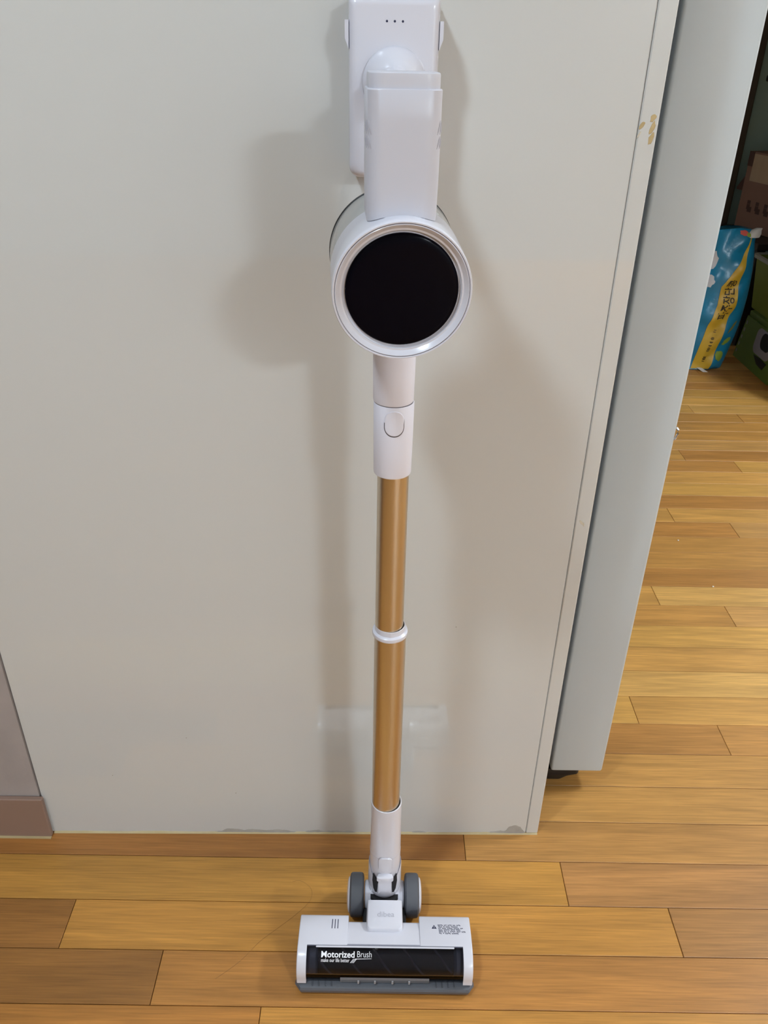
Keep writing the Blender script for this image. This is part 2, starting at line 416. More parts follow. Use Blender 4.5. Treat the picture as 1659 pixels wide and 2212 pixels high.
# ------------------------------------------------------------------ refrigerator standing behind the panel
fr = thing('refrigerator', (0.1, 0.42, 0), 'pale grey refrigerator standing behind the cream wall panel, its door edge showing', 'refrigerator')
from_bm('body', bm_box(-0.38, 0.281, 0.112, 0.80, 0.045, 1.75, 0.006, 2), FRIDGE, fr)
from_bm('gasket', bm_box(0.281, 0.297, 0.118, 0.79, 0.05, 1.74), GASKET, fr, smooth=False)
dr = from_bm('door', bm_box(0.2965, 0.384, 0.10, 0.80, 0.036, 1.75, 0.0045, 3), FRIDGE, fr)
def bm_hook():
    return bm_tube([(0.384, 0.103, 0.673), (0.3865, 0.102, 0.670), (0.387, 0.102, 0.664), (0.3855, 0.102, 0.658), (0.384, 0.103, 0.655)], 0.0016, 8)
from_bm('edge_clip', bm_hook(), CHROME, dr)
from_bm('hinge_plate', bm_loft([rrect(0.306, 0.140, 0.040, 0.050, 0.010, 0.0005, 4), rrect(0.310, 0.138, 0.052, 0.056, 0.010, 0.014, 4), rrect(0.316, 0.134, 0.064, 0.058, 0.008, 0.024, 4), rrect(0.316, 0.134, 0.064, 0.058, 0.008, 0.0358, 4)]), BLACKM, fr)
for yy in (0.135, 0.72):
    from_bm('foot', bm_lathe([(0, 0), (0, 0.020), (0.006, 0.021), (0.008, 0.013), (0.0445, 0.013), (0.0445, 0)], (0.262, yy, 0), n=24), BLACKM, fr)
from_bm('kick_plate', bm_box(0.20, 0.276, 0.15, 0.78, 0.006, 0.0445, 0.003, 1), BLACKM, fr, smooth=False)

# ------------------------------------------------------------------ wall dock
dk = thing('charging_dock', (0.005, py(0.005), 1.06), 'glossy white wall mounted dock with three small dots holding the vacuum', 'dock')
yb = py(0.0)-0.0003
def dock_ring(y, inset, zt, zb, rt, rb):
    # (x, z) outline at depth y: near-square top corners, rounder bottom ones
    x0, x1 = -0.0352+inset, 0.0452-inset; zt -= inset; zb += inset; pts = []
    for cx_, cz_, r, k in ((x1-rt, zt-rt, rt, 0), (x0+rt, zt-rt, rt, 1), (x0+rb, zb+rb, rb, 2), (x1-rb, zb+rb, rb, 3)):
        for i in range(7):
            a = PI/2*k+PI/2*i/6; pts.append((cx_+r*math.cos(a), y, cz_+r*math.sin(a)))
    return pts
rings = [dock_ring(yb, 0.0, 1.1342, 0.988, .004, .010), dock_ring(-0.031, 0.0, 1.1342, 0.988, .004, .010)]
for k in range(1, 7):
    a = PI/2*k/6; rings.append(dock_ring(-0.031-0.009*math.sin(a), 0.0065*(1-math.cos(a)), 1.1342, 0.988, .004, .010))
body = from_bm('body', bm_loft(rings), WHITE, dk, angle=50)
for x in (-0.0015, 0.0054, 0.0124):
    from_bm('indicator_dot', bm_lathe([(0, 0.00105), (0.0003, 0.0009), (0.0003, 0)], (x, -0.0399, 1.1158), (0, -1, 0), n=16), NAVY, dk)
for s, x in ((-1, -0.0351), (1, 0.0451)):
    prof = [(1.1165, 0.0), (1.1165, 0.0034), (1.1025, 0.0034), (1.0945, 0.0002), (1.0945, 0.0)]
    bm = bm_loft([[(x+s*d, y, z) for z, d in prof] for y in (-0.014, -0.036)])
    from_bm('side_latch', bm, WHITE, dk, smooth=False)
from_bm('boss', bm_lathe([(0, 0.0290), (0.003, 0.0285), (0.008, 0.0265), (0.014, 0.0230), (0.020, 0.0185), (0.025, 0.0150), (0.034, 0.0130), (0.060, 0.0120), (0.082, 0.0115), (0.0825, 0)],
        (0.0062, -0.0399, 1.0685), (0.02, -1, 0.0), n=48), WHITE, dk, angle=60)

# ------------------------------------------------------------------ stick vacuum
SX, SY = 0.0130, -0.125
vc = thing('stick_vacuum', (SX, SY, 0), 'white cordless stick vacuum with champagne gold tube and round black screen on a dock', 'vacuum cleaner')
# --- motor cylinder: axis runs from the screen towards the wall
FC = Vector((0.0146, -0.225, 0.9291)); RC = Vector((0.0062, -0.117, 0.9377)); AX = (RC-FC).normalized()
R_ = 0.0558
from_bm('motor_collar', bm_lathe([(0.0012, 0.0536), (0.0, 0.0543), (0.0, 0.0552), (0.0015, 0.0559), (0.006, R_+0.0001), (0.052, R_+0.0004), (0.0545, R_-0.0006), (0.0545, 0.048), (0.004, 0.048), (0.0035, 0.0536)], FC, AX, n=96, closed=True), WHITE, vc)
bz = from_bm('bezel_ring', bm_lathe([(0.0008, 0.0535), (0.0002, 0.0529), (0.0012, 0.0518), (0.0042, 0.0492), (0.0062, 0.0475), (0.0072, 0.0462), (0.0072, 0.044), (0.009, 0.044), (0.009, 0.0535)], FC, AX, n=96, closed=True), WHITE, vc)
from_bm('seam_ring', bm_lathe([(0.0010, 0.0543), (0.0008, 0.0541), (0.0008, 0.0537), (0.0010, 0.0534), (0.003, 0.0534), (0.003, 0.0543)], FC, AX, n=96, closed=True), SEAM, vc)
sc_ = from_bm('screen', bm_lathe([(0.0085, 0.0454), (0.0058, 0.0454), (0.0050, 0.0450), (0.0044, 0.0440), (0.0040, 0.0405), (0.0037, 0.020), (0.0036, 0.0)], FC, AX, n=96), BLACKG, vc)
from_bm('dust_bin', bm_lathe([(0.0545, 0.050), (0.0545, R_-0.0008), (0.060, R_-0.0004), (0.104, R_-0.0002), (0.1075, R_-0.0008), (0.1075, 0.0)], FC, AX, n=96), SMOKE, vc)
from_bm('bin_seal', bm_lathe([(0.1062, R_-0.0004), (0.1066, R_+0.0002), (0.1084, R_+0.0002), (0.1088, R_-0.001), (0.1088, 0.0)], FC, AX, n=96), BLACKM, vc)
from_bm('rear_cap', bm_lathe([(0.1086, 0.045), (0.118, 0.043), (0.124, 0.036), (0.125, 0.0)], FC, AX, n=64), WSATIN, vc)
# --- battery block in front of the handle, its foot cut to sit on the collar
YAW = math.atan2(FC.x-RC.x, -(FC.y-RC.y))
BC = (0.0113, -0.190)
def batt_ring(z, wx, wy, r, dx=0.0, dy=0.0): return rrect(BC[0]+dx, BC[1]+dy, wx, wy, r, z, 7, YAW, BC)
levels = [(1.0714, .0544, .0488), (1.0706, .0556, .050), (1.05, .0556, .050), (1.01, .0554, .050), (0.985, .0546, .050), (0.972, .0540, .050)]
rings = [batt_ring(z, a, b, .012) for z, a, b in levels]
bm = bm_loft(rings)
for v in bm.verts:
    t = (v.co-FC).dot(AX); ax_pt = FC+AX*t; dx = v.co.x-ax_pt.x
    if v.co.z < 0.9725 and abs(dx) < R_: v.co.z = ax_pt.z+math.sqrt(max(1e-9, (R_+0.0004)**2-dx*dx))
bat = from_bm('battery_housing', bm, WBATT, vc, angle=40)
bm = bm_loft([batt_ring(1.0700, .0524, .046, .011), batt_ring(1.0800, .0524, .046, .011), batt_ring(1.0812, .0518, .0455, .0108), batt_ring(1.0818, .0500, .0435, .0100)])
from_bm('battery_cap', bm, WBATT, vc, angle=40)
# --- handle body behind the battery, hooks onto the dock boss
bm = bm_loft([[Vector((0.0108+(p[0]-0.0108), p[1], p[2])) for p in rrect(0.0102, yc, wx, wy, .009, z, 6, YAW, (0.0102, yc))] for z, wx, wy, yc in ((0.975, .046, .040, -.146), (1.00, .044, .036, -.146), (1.04, .042, .034, -.146), (1.066, .038, .030, -.146))])
from_bm('handle', bm, WHITE, vc, angle=40)
# --- slanted cooling slots round both front corners of the battery
cs, sn = math.cos(YAW), math.sin(YAW)
def corner_pt(side, ang, z, off):
    # point on the rounded front corner of the battery; ang 0 = front, 90 deg = side
    hx, hy, r = 0.0278, 0.025, 0.012
    x = side*(hx-r+(r+off)*math.sin(ang)); y = -(hy-r)-(r+off)*math.cos(ang)
    return Vector((BC[0]+x*cs-y*sn, BC[1]+x*sn+y*cs, z))
for side in (-1, 1):
    for g, (zt, zb) in enumerate(((1.0510, 1.0415), (1.0405, 1.0320))):
        for k in range(3):
            a0 = math.radians(62+15*k); a1 = a0-math.radians(16)*(1 if side < 0 else 1)
            pts = [corner_pt(side, a0+(a1-a0)*t, zt+(zb-zt)*t, -0.0002) for t in (0, .25, .5, .75, 1)]
            from_bm('vent_slot', bm_tube(pts, [0.0003, 0.0007, 0.0008, 0.0007, 0.0003], 6), VENTM, bat)
# --- inlet tube, wand connector, wand
O = (SX-0.0016, SY, 0)
def tubeobj(name, prof, m, ox=0.0, parent=vc, n=64, **k): return from_bm(name, bm_lathe([(z, r) for z, r in prof], (SX+ox, SY, 0), n=n), m, parent, **k)
tubeobj('inlet_tube', [(0.905, 0.0), (0.905, .0204), (0.83, .0203), (0.7995, .0199), (0.7985, .0195), (0.7985, 0)], WSATIN, -0.0020)
tubeobj('joint_seam', [(0.7988, 0), (0.7988, .0193), (0.7974, .0193), (0.7974, 0)], SEAM, -0.0017)
cn = tubeobj('wand_connector', [(0.7976, 0), (0.7976, .0195), (0.7966, .0200), (0.76, .0198), (0.7212, .0193), (0.7200, .0189), (0.7200, .0165), (0.7205, 0)], WSATIN, -0.0014)
tubeobj('upper_tube', [(0.725, .0), (0.7235, .0162), (0.505, .0162), (0.505, 0)], GOLD, -0.0004)
tubeobj('lower_tube', [(0.5110, 0), (0.5110, .0184), (0.205, .0183), (0.205, 0)], GOLD, 0.0010)
tubeobj('tube_collar', [(0.5225, .0164), (0.5225, .0172), (0.5160, .0176), (0.5150, .0192), (0.5142, .0203), (0.5120, .0206), (0.5098, .0203), (0.5092, .0190), (0.5092, .0164)], WHITE, 0.0006)
def on_cyl(cx, cy, r):
    return lambda u, v, h: Vector((cx+(r+h)*math.sin(u/r), cy-(r+h)*math.cos(u/r), v))
f = on_cyl(SX-0.0014, SY, 0.0198)
btn = [(u+0.0005, v+0.7812) for u, v in outline_round(0.0188, 0.0262, 0.0090, 8)]
from_bm('button_gap', bm_patch([(0.0005+(u-0.0005)*1.09, 0.7812+(v-0.7812)*1.09) for u, v in btn], f, [(1, -0.0004), (1, 0.00012), (0.8, 0.00012)]), SEAM, cn)
from_bm('release_button', bm_patch(btn, f, [(1, -0.0003), (0.995, 0.0004), (0.96, 0.0009), (0.85, 0.0010), (0.4, 0.0010)]), WSATIN, cn)
# --- lower connector with its button
lc = tubeobj('foot_connector', [(0.224, .0184), (0.2246, .0192), (0.2240, .0201), (0.215, .0203), (0.16, .0208), (0.12, .0214), (0.09, .0215), (0.072, .0206), (0.062, .0185), (0.056, .012), (0.056, 0)], WHITE, 0.0021)
f2 = on_cyl(SX+0.0021, SY, 0.0213)
tubeobj('connector_seam', [(0.1306, .0211), (0.1302, .02145), (0.1296, .02145), (0.1292, .0211)], EMBOSS, 0.0021)
b2 = [(u+0.0002, v+0.1205) for u, v in outline_round(0.0185, 0.0285, 0.0062, 6)]
from_bm('button_gap', bm_patch([(0.0002+(u-0.0002)*1.06, 0.1205+(v-0.1205)*1.03) for u, v in b2], f2, [(1, -0.0006), (1, 0.0001), (.8, 0.0001)]), VENTM, lc)
from_bm('release_button', bm_patch(b2, f2, [(1, -0.0004), (.99, 0.0011), (.93, 0.0019), (.8, 0.0021), (.4, 0.0021)]), WHITE, lc)
# --- swivel cup round the end of the connector
cup = from_bm('swivel_cup', bm_lathe([(0.102, .0217), (0.104, .0226), (0.098, .0232), (0.060, .0236), (0.050, .0228), (0.0445, .0195), (0.043, .013), (0.043, 0)], (SX+0.0021, SY, 0), n=64), WHITE, vc)
# lower its rim at the front, as a collar with high sides
for v in cup.data.vertices:
    p = v.co; a = math.atan2(p.x-0.0021, -p.y)
    if p.z > 0.085: v.co.z -= 0.030*max(0.0, math.cos(a))**1.6
f3 = on_cyl(SX+0.0021, SY, 0.0235)
for s in (-1, 1):
    pts = [(s*u*1.0, v) for u, v in ((0.0108, 0.0850), (0.0180, 0.0960), (0.0192, 0.0800), (0.0170, 0.0650), (0.0140, 0.0590), (0.0112, 0.0600), (0.0105, 0.0720))]
    from_bm('cup_slot', bm_patch(pts, f3, [(1, -0.0008), (1, 0.0005), (.8, 0.0005), (.4, 0.0005)]), BLACKM, cup, smooth=False)
tb = [(u+0.0002, v+0.0795) for u, v in outline_round(0.0176, 0.0400, 0.0025, 4)]
from_bm('latch_tab', bm_patch(tb, f3, [(1, -0.0004), (1, 0.0022), (.94, 0.0030), (.5, 0.0030)]), WHITE, cup)
tb2 = [(u+0.0002, v+0.0960) for u, v in outline_round(0.0200, 0.0085, 0.0010, 3)]
from_bm('latch_lip', bm_patch(tb2, f3, [(1, -0.001), (1, 0.0048), (.9, 0.0056), (.5, 0.0056)]), WHITE, cup)
from_bm('bellows', bm_lathe([(0.050, 0), (0.050, .0205), (0.046, .0222), (0.043, .0205), (0.040, .0222), (0.037, .0205), (0.034, .0220), (0.031, .02), (0.031, 0)], (SX+0.0021, SY-0.010, -0.003), n=48), BLACKM, vc)

# --- floor head (still one appliance with the wand)
HX0, HX1 = -0.1008, 0.1334
TOPP = [(-.1740, .0455), (-.1752, .0485), (-.1775, .0502), (-.2, .0545), (-.222, .0555)]
def ztop(y):
    for (a, za), (b, zb_) in zip(TOPP[:-1], TOPP[1:]):
        if b <= y <= a: return za+(zb_-za)*(y-a)/(b-a)
    return TOPP[-1][1]
CYR, CZR = -0.222, 0.028
def shell_prof(shift, drop):
    p = [(-.1735+shift, .010), (-.1735+shift, .0455-drop), (-.1747+shift, .0485-drop), (-.1775+shift, .0502-drop), (-.2, .0545-drop), (-.214, .0553-drop*0.8), (-.2215, .0556-drop*0.25), (-.2225, .0535), (-.216, .050), (-.205, .045), (-.2005, .036), (-.2005, .010)]
    return p
sh = from_bm('head_shell', join_bm(
    bm_prism_x(shell_prof(0, 0), -0.0880, -0.0340, 0.0009, 2, -0.0340),
    bm_prism_x(shell_prof(-0.0085, 0.0016), -0.0345, 0.0640, 0.0),
    bm_prism_x(shell_prof(0, 0), 0.0635, 0.1207, 0.0009, 2, 0.0635)), WHITE, vc, angle=40)
def cheek_prof():
    p = [(-.1735, .010), (-.1735, .0455), (-.1747, .0485), (-.1775, .0502), (-.2, .0545), (-.214, .0553)]
    for k in range(0, 13):
        a = math.radians(90-8.3*k); p.append((CYR-0.0288*math.cos(a), CZR+0.0276*math.sin(a)))
    p += [(-.2515, .0175), (-.246, .0150), (-.222, .012)]
    return p
for xa, xb in ((HX0, -0.0880), (0.1207, HX1)):
    from_bm('cheek', bm_prism_x(cheek_prof(), xa, xb, 0.0016, 3, HX0 if xa == HX0 else HX1), WHITE, sh, angle=40)
# bumper
def bump_ring(z, o, ch):
    x0, x1, yf, ybk = HX0+0.0008-o, HX1-0.0005+o, -0.2545-o, -0.2440
    return [(x0, ybk, z), (x0, yf+ch, z), (x0+ch*0.8, yf, z), (x1-ch*0.8, yf, z), (x1, yf+ch, z), (x1, ybk, z)]
bp_ = from_bm('bumper', bm_loft([bump_ring(0.0022, -0.0010, .010), bump_ring(0.0050, 0.0022, .0095), bump_ring(0.0108, 0.0030, .0085), bump_ring(0.0140, 0.0012, .0075), bump_ring(0.0152, -0.0020, .007)]), BGREY, vc, smooth=True, angle=25)
for x in (-0.0800, -0.0715, -0.0625, -0.0545, 0.085, 0.093, 0.101, 0.109):
    from_bm('bumper_rib', bm_box(x, x+0.0012, -0.2540, -0.2470, 0.0148, 0.0166, 0.0003, 1), BGREY, bp_, smooth=False)
# brush roller under the clear cover
rl = from_bm('brush_roller', bm_lathe([(0, 0), (0, .0205), (0.181, .0205), (0.181, 0)], (-0.0728, CYR, CZR-0.001), (1, 0, 0), n=48), BLACKM, vc)
STRIPE = mat('grey_bristle', (0.060, 0.058, 0.066), 0.8)
for k in range(7):
    pts = []; x_s = -0.0900+0.0412*k
    for j in range(17):
        t = j/16; ang = math.radians(120-150*t); x = x_s+0.040*t*1.05
        if -0.0722 <= x <= 0.1076: pts.append((x, CYR-0.0205*math.cos(ang), CZR-0.001+0.0205*math.sin(ang)))
    if len(pts) > 2: from_bm('bristle_strip', bm_tube(pts, 0.0016, 6), STRIPE, rl)
for xa, xb in ((-0.0878, -0.0730), (0.1083, 0.1205)):
    from_bm('roller_hub', bm_lathe([(0, 0), (0, .018), (0.004, .0215), (xb-xa-.003, .0215), (xb-xa, .018), (xb-xa, 0)], (xa, CYR, CZR-0.001), (1, 0, 0), n=40), BGREY, rl)
from_bm('roller_bay', join_bm(bm_box(-0.0885, 0.121, -0.2052, -0.2012, 0.004, 0.050), bm_box(-0.0885, 0.121, -0.2475, -0.2012, 0.003, 0.0055), bm_box(-0.1000, -0.0882, -0.2440, -0.2012, 0.003, 0.0115), bm_box(0.1208, 0.1325, -0.2440, -0.2012, 0.003, 0.0115)), BLACKM, vc, smooth=False)
from_bm('under_frame', bm_box(-0.0150, 0.0462, -0.1830, -0.1500, 0.004, 0.030, 0.002, 1), BLACKM, vc, smooth=False)
def cover_pt(x, ang, r): return Vector((x, CYR-r*math.cos(ang), CZR+r*math.sin(ang)))
bm = bmesh.new(); rows = []
for j in range(25):
    a = math.radians(94-118*j/24)
    rows.append([bm.verts.new(cover_pt(x, a, r)) for x, r in ((-0.0879, .0266), (-0.0879, .0272), (0.1206, .0272), (0.1206, .0266))])
for A, B in zip(rows[:-1], rows[1:]):
    for q in range(4): bm.faces.new((A[q], A[(q+1) % 4], B[(q+1) % 4], B[q]))
bm.faces.new(rows[0]); bm.faces.new(rows[-1][::-1])
cv = from_bm('brush_cover', bm, COVER, vc, angle=60)
# white edge line along the top of the cover and rounded upper corners
from_bm('cover_edge', bm_box(-0.0760, 0.1090, CYR-0.0030, CYR-0.0006, 0.0546, 0.0560, 0.0005, 1), WHITE, sh, smooth=False)
# lip at the foot of the cover
bm = bm_loft([[(x, CYR-(0.0278+o)*math.cos(math.radians(a)), CZR+(0.0278+o)*math.sin(math.radians(a))) for a, o in ((2, .0), (-4, .0016), (-22, .0016), (-24, 0.0))] for x in (-0.0426, 0.0755)])
lp = from_bm('cover_lip', bm, LIPCLEAR, cv, smooth=False)
RIB = mat('lip_rib_pale', (0.30, 0.31, 0.34), 0.4)
for x in (-0.0185, 0.0035, 0.0268, 0.0490):
    m4 = Matrix.Translation((x, CYR-0.0292, CZR-0.0062))
    from_bm('lip_rib', bm_box(-0.0013, 0.0013, -0.0012, 0.001, -0.0032, 0.0032, 0.0004, 1, m4), RIB, lp, smooth=False)
# printing on the cover
def on_cover(x, s):  # s = arc length up from 0 deg
    return cover_pt(x, s/0.0272, 0.02745)
dg = math.radians
RC_ = 0.0272
decal('print_brand', fit_text(text_geo('Motorized', 0.018), -0.0682, -0.0240, dg(58)*RC_, dg(74)*RC_), on_cover, PRINTW, cv)
decal('print_brand_light', fit_text(text_geo('Brush', -0.008), -0.0205, -0.0014, dg(59.5)*RC_, dg(74.5)*RC_), on_cover, PRINTW, cv)
decal('print_slogan', fit_text(text_geo('make our life better', 0.006), -0.0682, -0.0307, dg(47)*RC_, dg(56.5)*RC_), on_cover, PRINTW, cv)
sw_v, sw_f = [], []
def swq(*p):
    k = len(sw_v); sw_v.extend(p); sw_f.append(tuple(range(k, k+len(p))))
for k in range(3):
    x0 = -0.0298+0.0019*k; swq((x0, dg(45.5)*RC_), (x0+0.0009, dg(45.5)*RC_), (x0+0.0051, dg(55.5)*RC_), (x0+0.0042, dg(55.5)*RC_))
swq((-0.0235, dg(54.5)*RC_), (-0.0014, dg(56.0)*RC_), (-0.0014, dg(56.9)*RC_), (-0.0235, dg(56.0)*RC_))
decal('print_swoosh', (sw_v, sw_f), on_cover, PRINTW, cv)
# printing on the white wings
def on_wing(x, y): return Vector((x, y, ztop(y)+0.00012))
bars = ([], [])
for k in range(3):
    x = -0.0566+0.0039*k; i0 = len(bars[0]); ys = [-.1823, -.186, -.19, -.194, -.1976]
    for yy in ys: bars[0].extend([(x, yy), (x+0.0010, yy)])
    for j in range(4): bars[1].append((i0+2*j, i0+2*j+1, i0+2*j+3, i0+2*j+2))
decal('print_bars', bars, on_wing, NAVY, sh)
tri = ([(0.0800, -.1958), (0.0870, -.1958), (0.0835, -.1895), (0.0832, -.1950), (0.0838, -.1950), (0.0838, -.1915), (0.0832, -.1915)], [(0, 1, 2)])
decal('print_warning_triangle', tri, on_wing, NAVY, sh)
decal('print_warning_mark', ([(0.0832, -.1950), (0.0838, -.1950), (0.0838, -.1918), (0.0832, -.1918)], [(0, 1, 2, 3)]), lambda x, y: Vector((x, y, ztop(y)+0.0002)), PRINTW, sh)
rg = random.Random(5)
gv, gf = [], []
rowsg = [(0.0884, 0.1200, [4, 2, 3, 2, 3]), (0.0890, 0.1160, [3, 1, 3, 5]), (0.0890, 0.1230, [2, 3, 4, 4, 2]), (0.0892, 0.1190, [3, 4, 3, 3]), (0.0895, 0.1262, [3, 2, 1, 4, 3, 3]), (0.0897, 0.1165, [2, 1, 4, 5])]
for k, (xa, xb, gr) in enumerate(rowsg):
    yt = -.1890-.0026*k
    a, b = glyph_geo(xa, xb, yt-.0019, yt, gr, rg); n0 = len(gv); gv += a; gf += [tuple(i+n0 for i in q) for q in b]
decal('print_warning_text', (gv, gf), on_wing, NAVY, sh)
# neck plate over the joint
outl = [(-0.0075, -.1590), (-0.0078, -.190)]
for k in range(7):
    a = PI+PI/2*k/6; outl.append((-0.0078+0.006+0.006*math.cos(a), -.1935+0.006*math.sin(a)))
for k in range(7):
    a = 1.5*PI+PI/2*k/6; outl.append((0.0392-0.006+0.006*math.cos(a), -.1935+0.006*math.sin(a)))
outl += [(0.0392, -.190), (0.0389, -.1590)]
def nz(y): return 0.0610+(y+0.150)*0.05
ocx = 0.0157
r1 = [(x+(0.0022 if x > ocx else -0.0022), y-(0.0028 if y < -.185 else 0), 0.040) for x, y in outl]
r2 = [(x+(0.0008 if x > ocx else -0.0008), y-(0.0010 if y < -.185 else 0), nz(y)-0.0022) for x, y in outl]
r3 = [(x, y, nz(y)-0.0005) for x, y in outl]
r4 = [(ocx+(x-ocx)*0.965, y+(0.0007 if y < -.185 else 0), nz(y)) for x, y in outl]
nk = from_bm('neck_plate', bm_loft([r1, r2, r3, r4]), WHITE, vc, angle=45)
tv = fit_text(text_geo('dibea', 0.004), 0.0055, 0.0290, -.1832, -.1758)
decal('embossed_name', tv, lambda x, y: Vector((x, y, nz(y)+0.00025)), EMBOSS, nk)
# joint body between the wheels
WY, WR = -0.130, 0.030
ax_ = from_bm('axle_housing', bm_lathe([(0, 0), (0, .0185), (0.002, .0200), (0.0545, .0200), (0.0565, .0185), (0.0565, 0)], (-0.0132, WY, WR), (1, 0, 0), n=48), WHITE, vc)
from_bm('joint_body', bm_box(-0.0062, 0.0378, -.1635, -.118, 0.012, 0.0300, 0.004, 3), BLACKM, vc)
for s, xa, xb in ((-1, -0.0345, -0.0142), (1, 0.0442, 0.0650)):
    ww = xb-xa
    wheel = from_bm('wheel', bm_lathe([(0, 0), (0, .024), (0.0008, .0278), (0.0026, .0296), (0.006, WR), (ww-.006, WR), (ww-.0026, .0296), (ww-.0008, .0278), (ww, .024), (ww, 0)], (xa, WY, WR), (1, 0, 0), n=64), DGREY, vc)
    o = xa if s < 0 else xb
    from_bm('hub_cap', bm_lathe([(0, .0245), (0.0018, .0235), (0.0032, .0195), (0.0040, .012), (0.0043, 0)], (o, WY, WR), (s, 0, 0), n=48), WHITE, wheel)

# ------------------------------------------------------------------ small bits on the floor
hairp = [(-.2127, -.2381), (-.1823, -.2122), (-.1604, -.1853), (-.1368, -.1643), (-.1124, -.1426), (-.094, -.1204), (-.0942, -.1015), (-.1107, -.0886), (-.1245, -.0904)]
hb = []
for i in range(len(hairp)-1):
    p0 = Vector(hairp[max(0, i-1)]); p1 = Vector(hairp[i]); p2 = Vector(hairp[i+1]); p3 = Vector(hairp[min(len(hairp)-1, i+2)])
    for k in range(6):
        t = k/6; q = 0.5*((2*p1)+(-p0+p2)*t+(2*p0-5*p1+4*p2-p3)*t*t+(-p0+3*p1-3*p2+p3)*t**3); hb.append((q.x, q.y, 0.00016))
tag(from_bm('hair_strand', bm_tube(hb, 0.0001, 5), mat('brown_hair', (0.16, 0.09, 0.04), 0.5), origin=Vector((-.14, -.17, 0))), 'thin curved brown hair lying on the floor left of the vacuum head', 'hair')
CR = mat('white_crumb', (0.85, 0.83, 0.78), 0.7)
for (x, y), lb in (((0.7713, 0.9035), 'tiny white crumb on the floor, farther of two right of the refrigerator'), ((0.79, 0.6993), 'tiny white crumb on the floor, nearer of two right of the refrigerator')):
    bm = bmesh.new(); bmesh.ops.create_icosphere(bm, subdivisions=1, radius=0.0022)
    for v in bm.verts: v.co = Vector((x+v.co.x*rs.uniform(.7, 1.3), y+v.co.y*rs.uniform(.7, 1.3), 0.0014+v.co.z*0.65))
    tag(from_bm('crumb', bm, CR, smooth=False, origin=Vector((x, y, 0))), lb, 'crumb')

# ------------------------------------------------------------------ far room: bag, boxes, tub, stool
BLUE = mat('blue_film', (0.010, 0.21, 0.40), 0.28, noise=(9, 0.25), bump=(28, 0.35, 0.006))
YEL = mat('yellow_print', (0.62, 0.40, 0.035), 0.4, noise=(14, 0.08))
INK = mat('black_ink', (0.02, 0.016, 0.012), 0.5)
bag = thing('rice_sack', (1.29, 2.26, 0), 'crumpled blue plastic sack with a yellow lettered band standing on the far floor', 'sack')
def bag_c(z): t = z/0.53; return 1.262+0.040*t+0.010*math.sin(t*3)
def bag_a(z):
    t = z/0.53; return 0.096+0.020*math.sin(min(1, t*1.1)*PI)**0.8-0.018*t
def bag_b(z):
    t = z/0.53; return 0.020+0.062*math.sin(min(1.0, 0.10+0.90*(1-t)**0.8)*PI*0.62)
def bag_wr(x, z): return 0.0045*math.sin(38*x+21*z+2*math.sin(30*z))+0.004*math.sin(55*z-24*x)+0.003*math.sin(80*x-60*z)
def bag_front(x, z, off=0.0):
    c, a, b = bag_c(z), bag_a(z), bag_b(z); s = max(-1, min(1, (x-c)/a))
    return 2.262-b*(1-abs(s)**2.4)**(1/2.4)-bag_wr(x, z)*(1-abs(s)**3)-off
rings = []
NZ = 40
for j in range(NZ+1):
    z = 0.002+0.528*j/NZ; ring = []; c, a, b = bag_c(z), bag_a(z), bag_b(z)
    for k in range(48):
        th = 2*PI*k/48; sx = math.copysign(abs(math.cos(th))**0.83, math.cos(th)); x = c+a*sx
        if math.sin(th) <= 0: y = bag_front(x, z)
        else: y = 2.262+b*(1-abs(sx)**2.4)**(1/2.4)+0.003*math.sin(40*z+30*x)
        ring.append((x, y, z+0.012*(sx*sx)*max(0, z-0.4)/0.13*(-1)))
    rings.append(ring)
film = from_bm('film', bm_loft(rings), BLUE, bag, angle=70)
bandk = [(0.006, 1.2170, 1.2870), (0.020, 1.2212, 1.2906), (0.1832, 1.2495, 1.3154), (0.2554, 1.2689, 1.3376), (0.3256, 1.2705, 1.3349), (0.3605, 1.2938, 1.3387), (0.4291, 1.3337, 1.3497), (0.4792, 1.3477, 1.3544), (0.512, 1.3497, 1.353)]
def bandx(z):
    for (a, l0, r0), (b, l1, r1_) in zip(bandk[:-1], bandk[1:]):
        if a <= z <= b: t = (z-a)/(b-a); return l0+(l1-l0)*t, r0+(r1_-r0)*t
    return bandk[-1][1:]
bm = bmesh.new(); rows = []
for j in range(61):
    z = 0.006+0.505*j/60; l, r = bandx(z)
    rows.append([bm.verts.new((l+(r-l)*k/8, bag_front(l+(r-l)*k/8, z, 0.0016), z)) for k in range(9)])
for A, B in zip(rows[:-1], rows[1:]):
    for k in range(8): bm.faces.new((A[k], A[k+1], B[k+1], B[k]))
band = from_bm('printed_band', bm, YEL, bag)
def band_map(z0, z1, f0, f1):
    """text runs up the band, letter tops to the left: u in 0..1 along, v in 0..1 across"""
    def fn(u, v):
        z = z0+(z1-z0)*u; l, r = bandx(z); fr_ = f1+(f0-f1)*v; x = l+(r-l)*fr_
        return Vector((x, bag_front(x, z, 0.0026), z))
    return fn
decal('band_lettering', fit_text(text_geo('파주장단콩', 0.012), 0, 1, 0, 1), band_map(0.205, 0.352, 0.22, 0.82), INK, band)
decal('band_small_print', glyph_geo(0, 1, 0, 1, [4, 5, 1, 3, 4], random.Random(9)), band_map(0.035, 0.182, 0.42, 0.68), INK, band)
WP = mat('pale_film_patch', (0.62, 0.66, 0.74), 0.35)  # pale irregular patches on the blue film
LG = mat('leaf_green_print', (0.26, 0.36, 0.04), 0.45)
RD = mat('red_print', (0.62, 0.10, 0.08), 0.4)
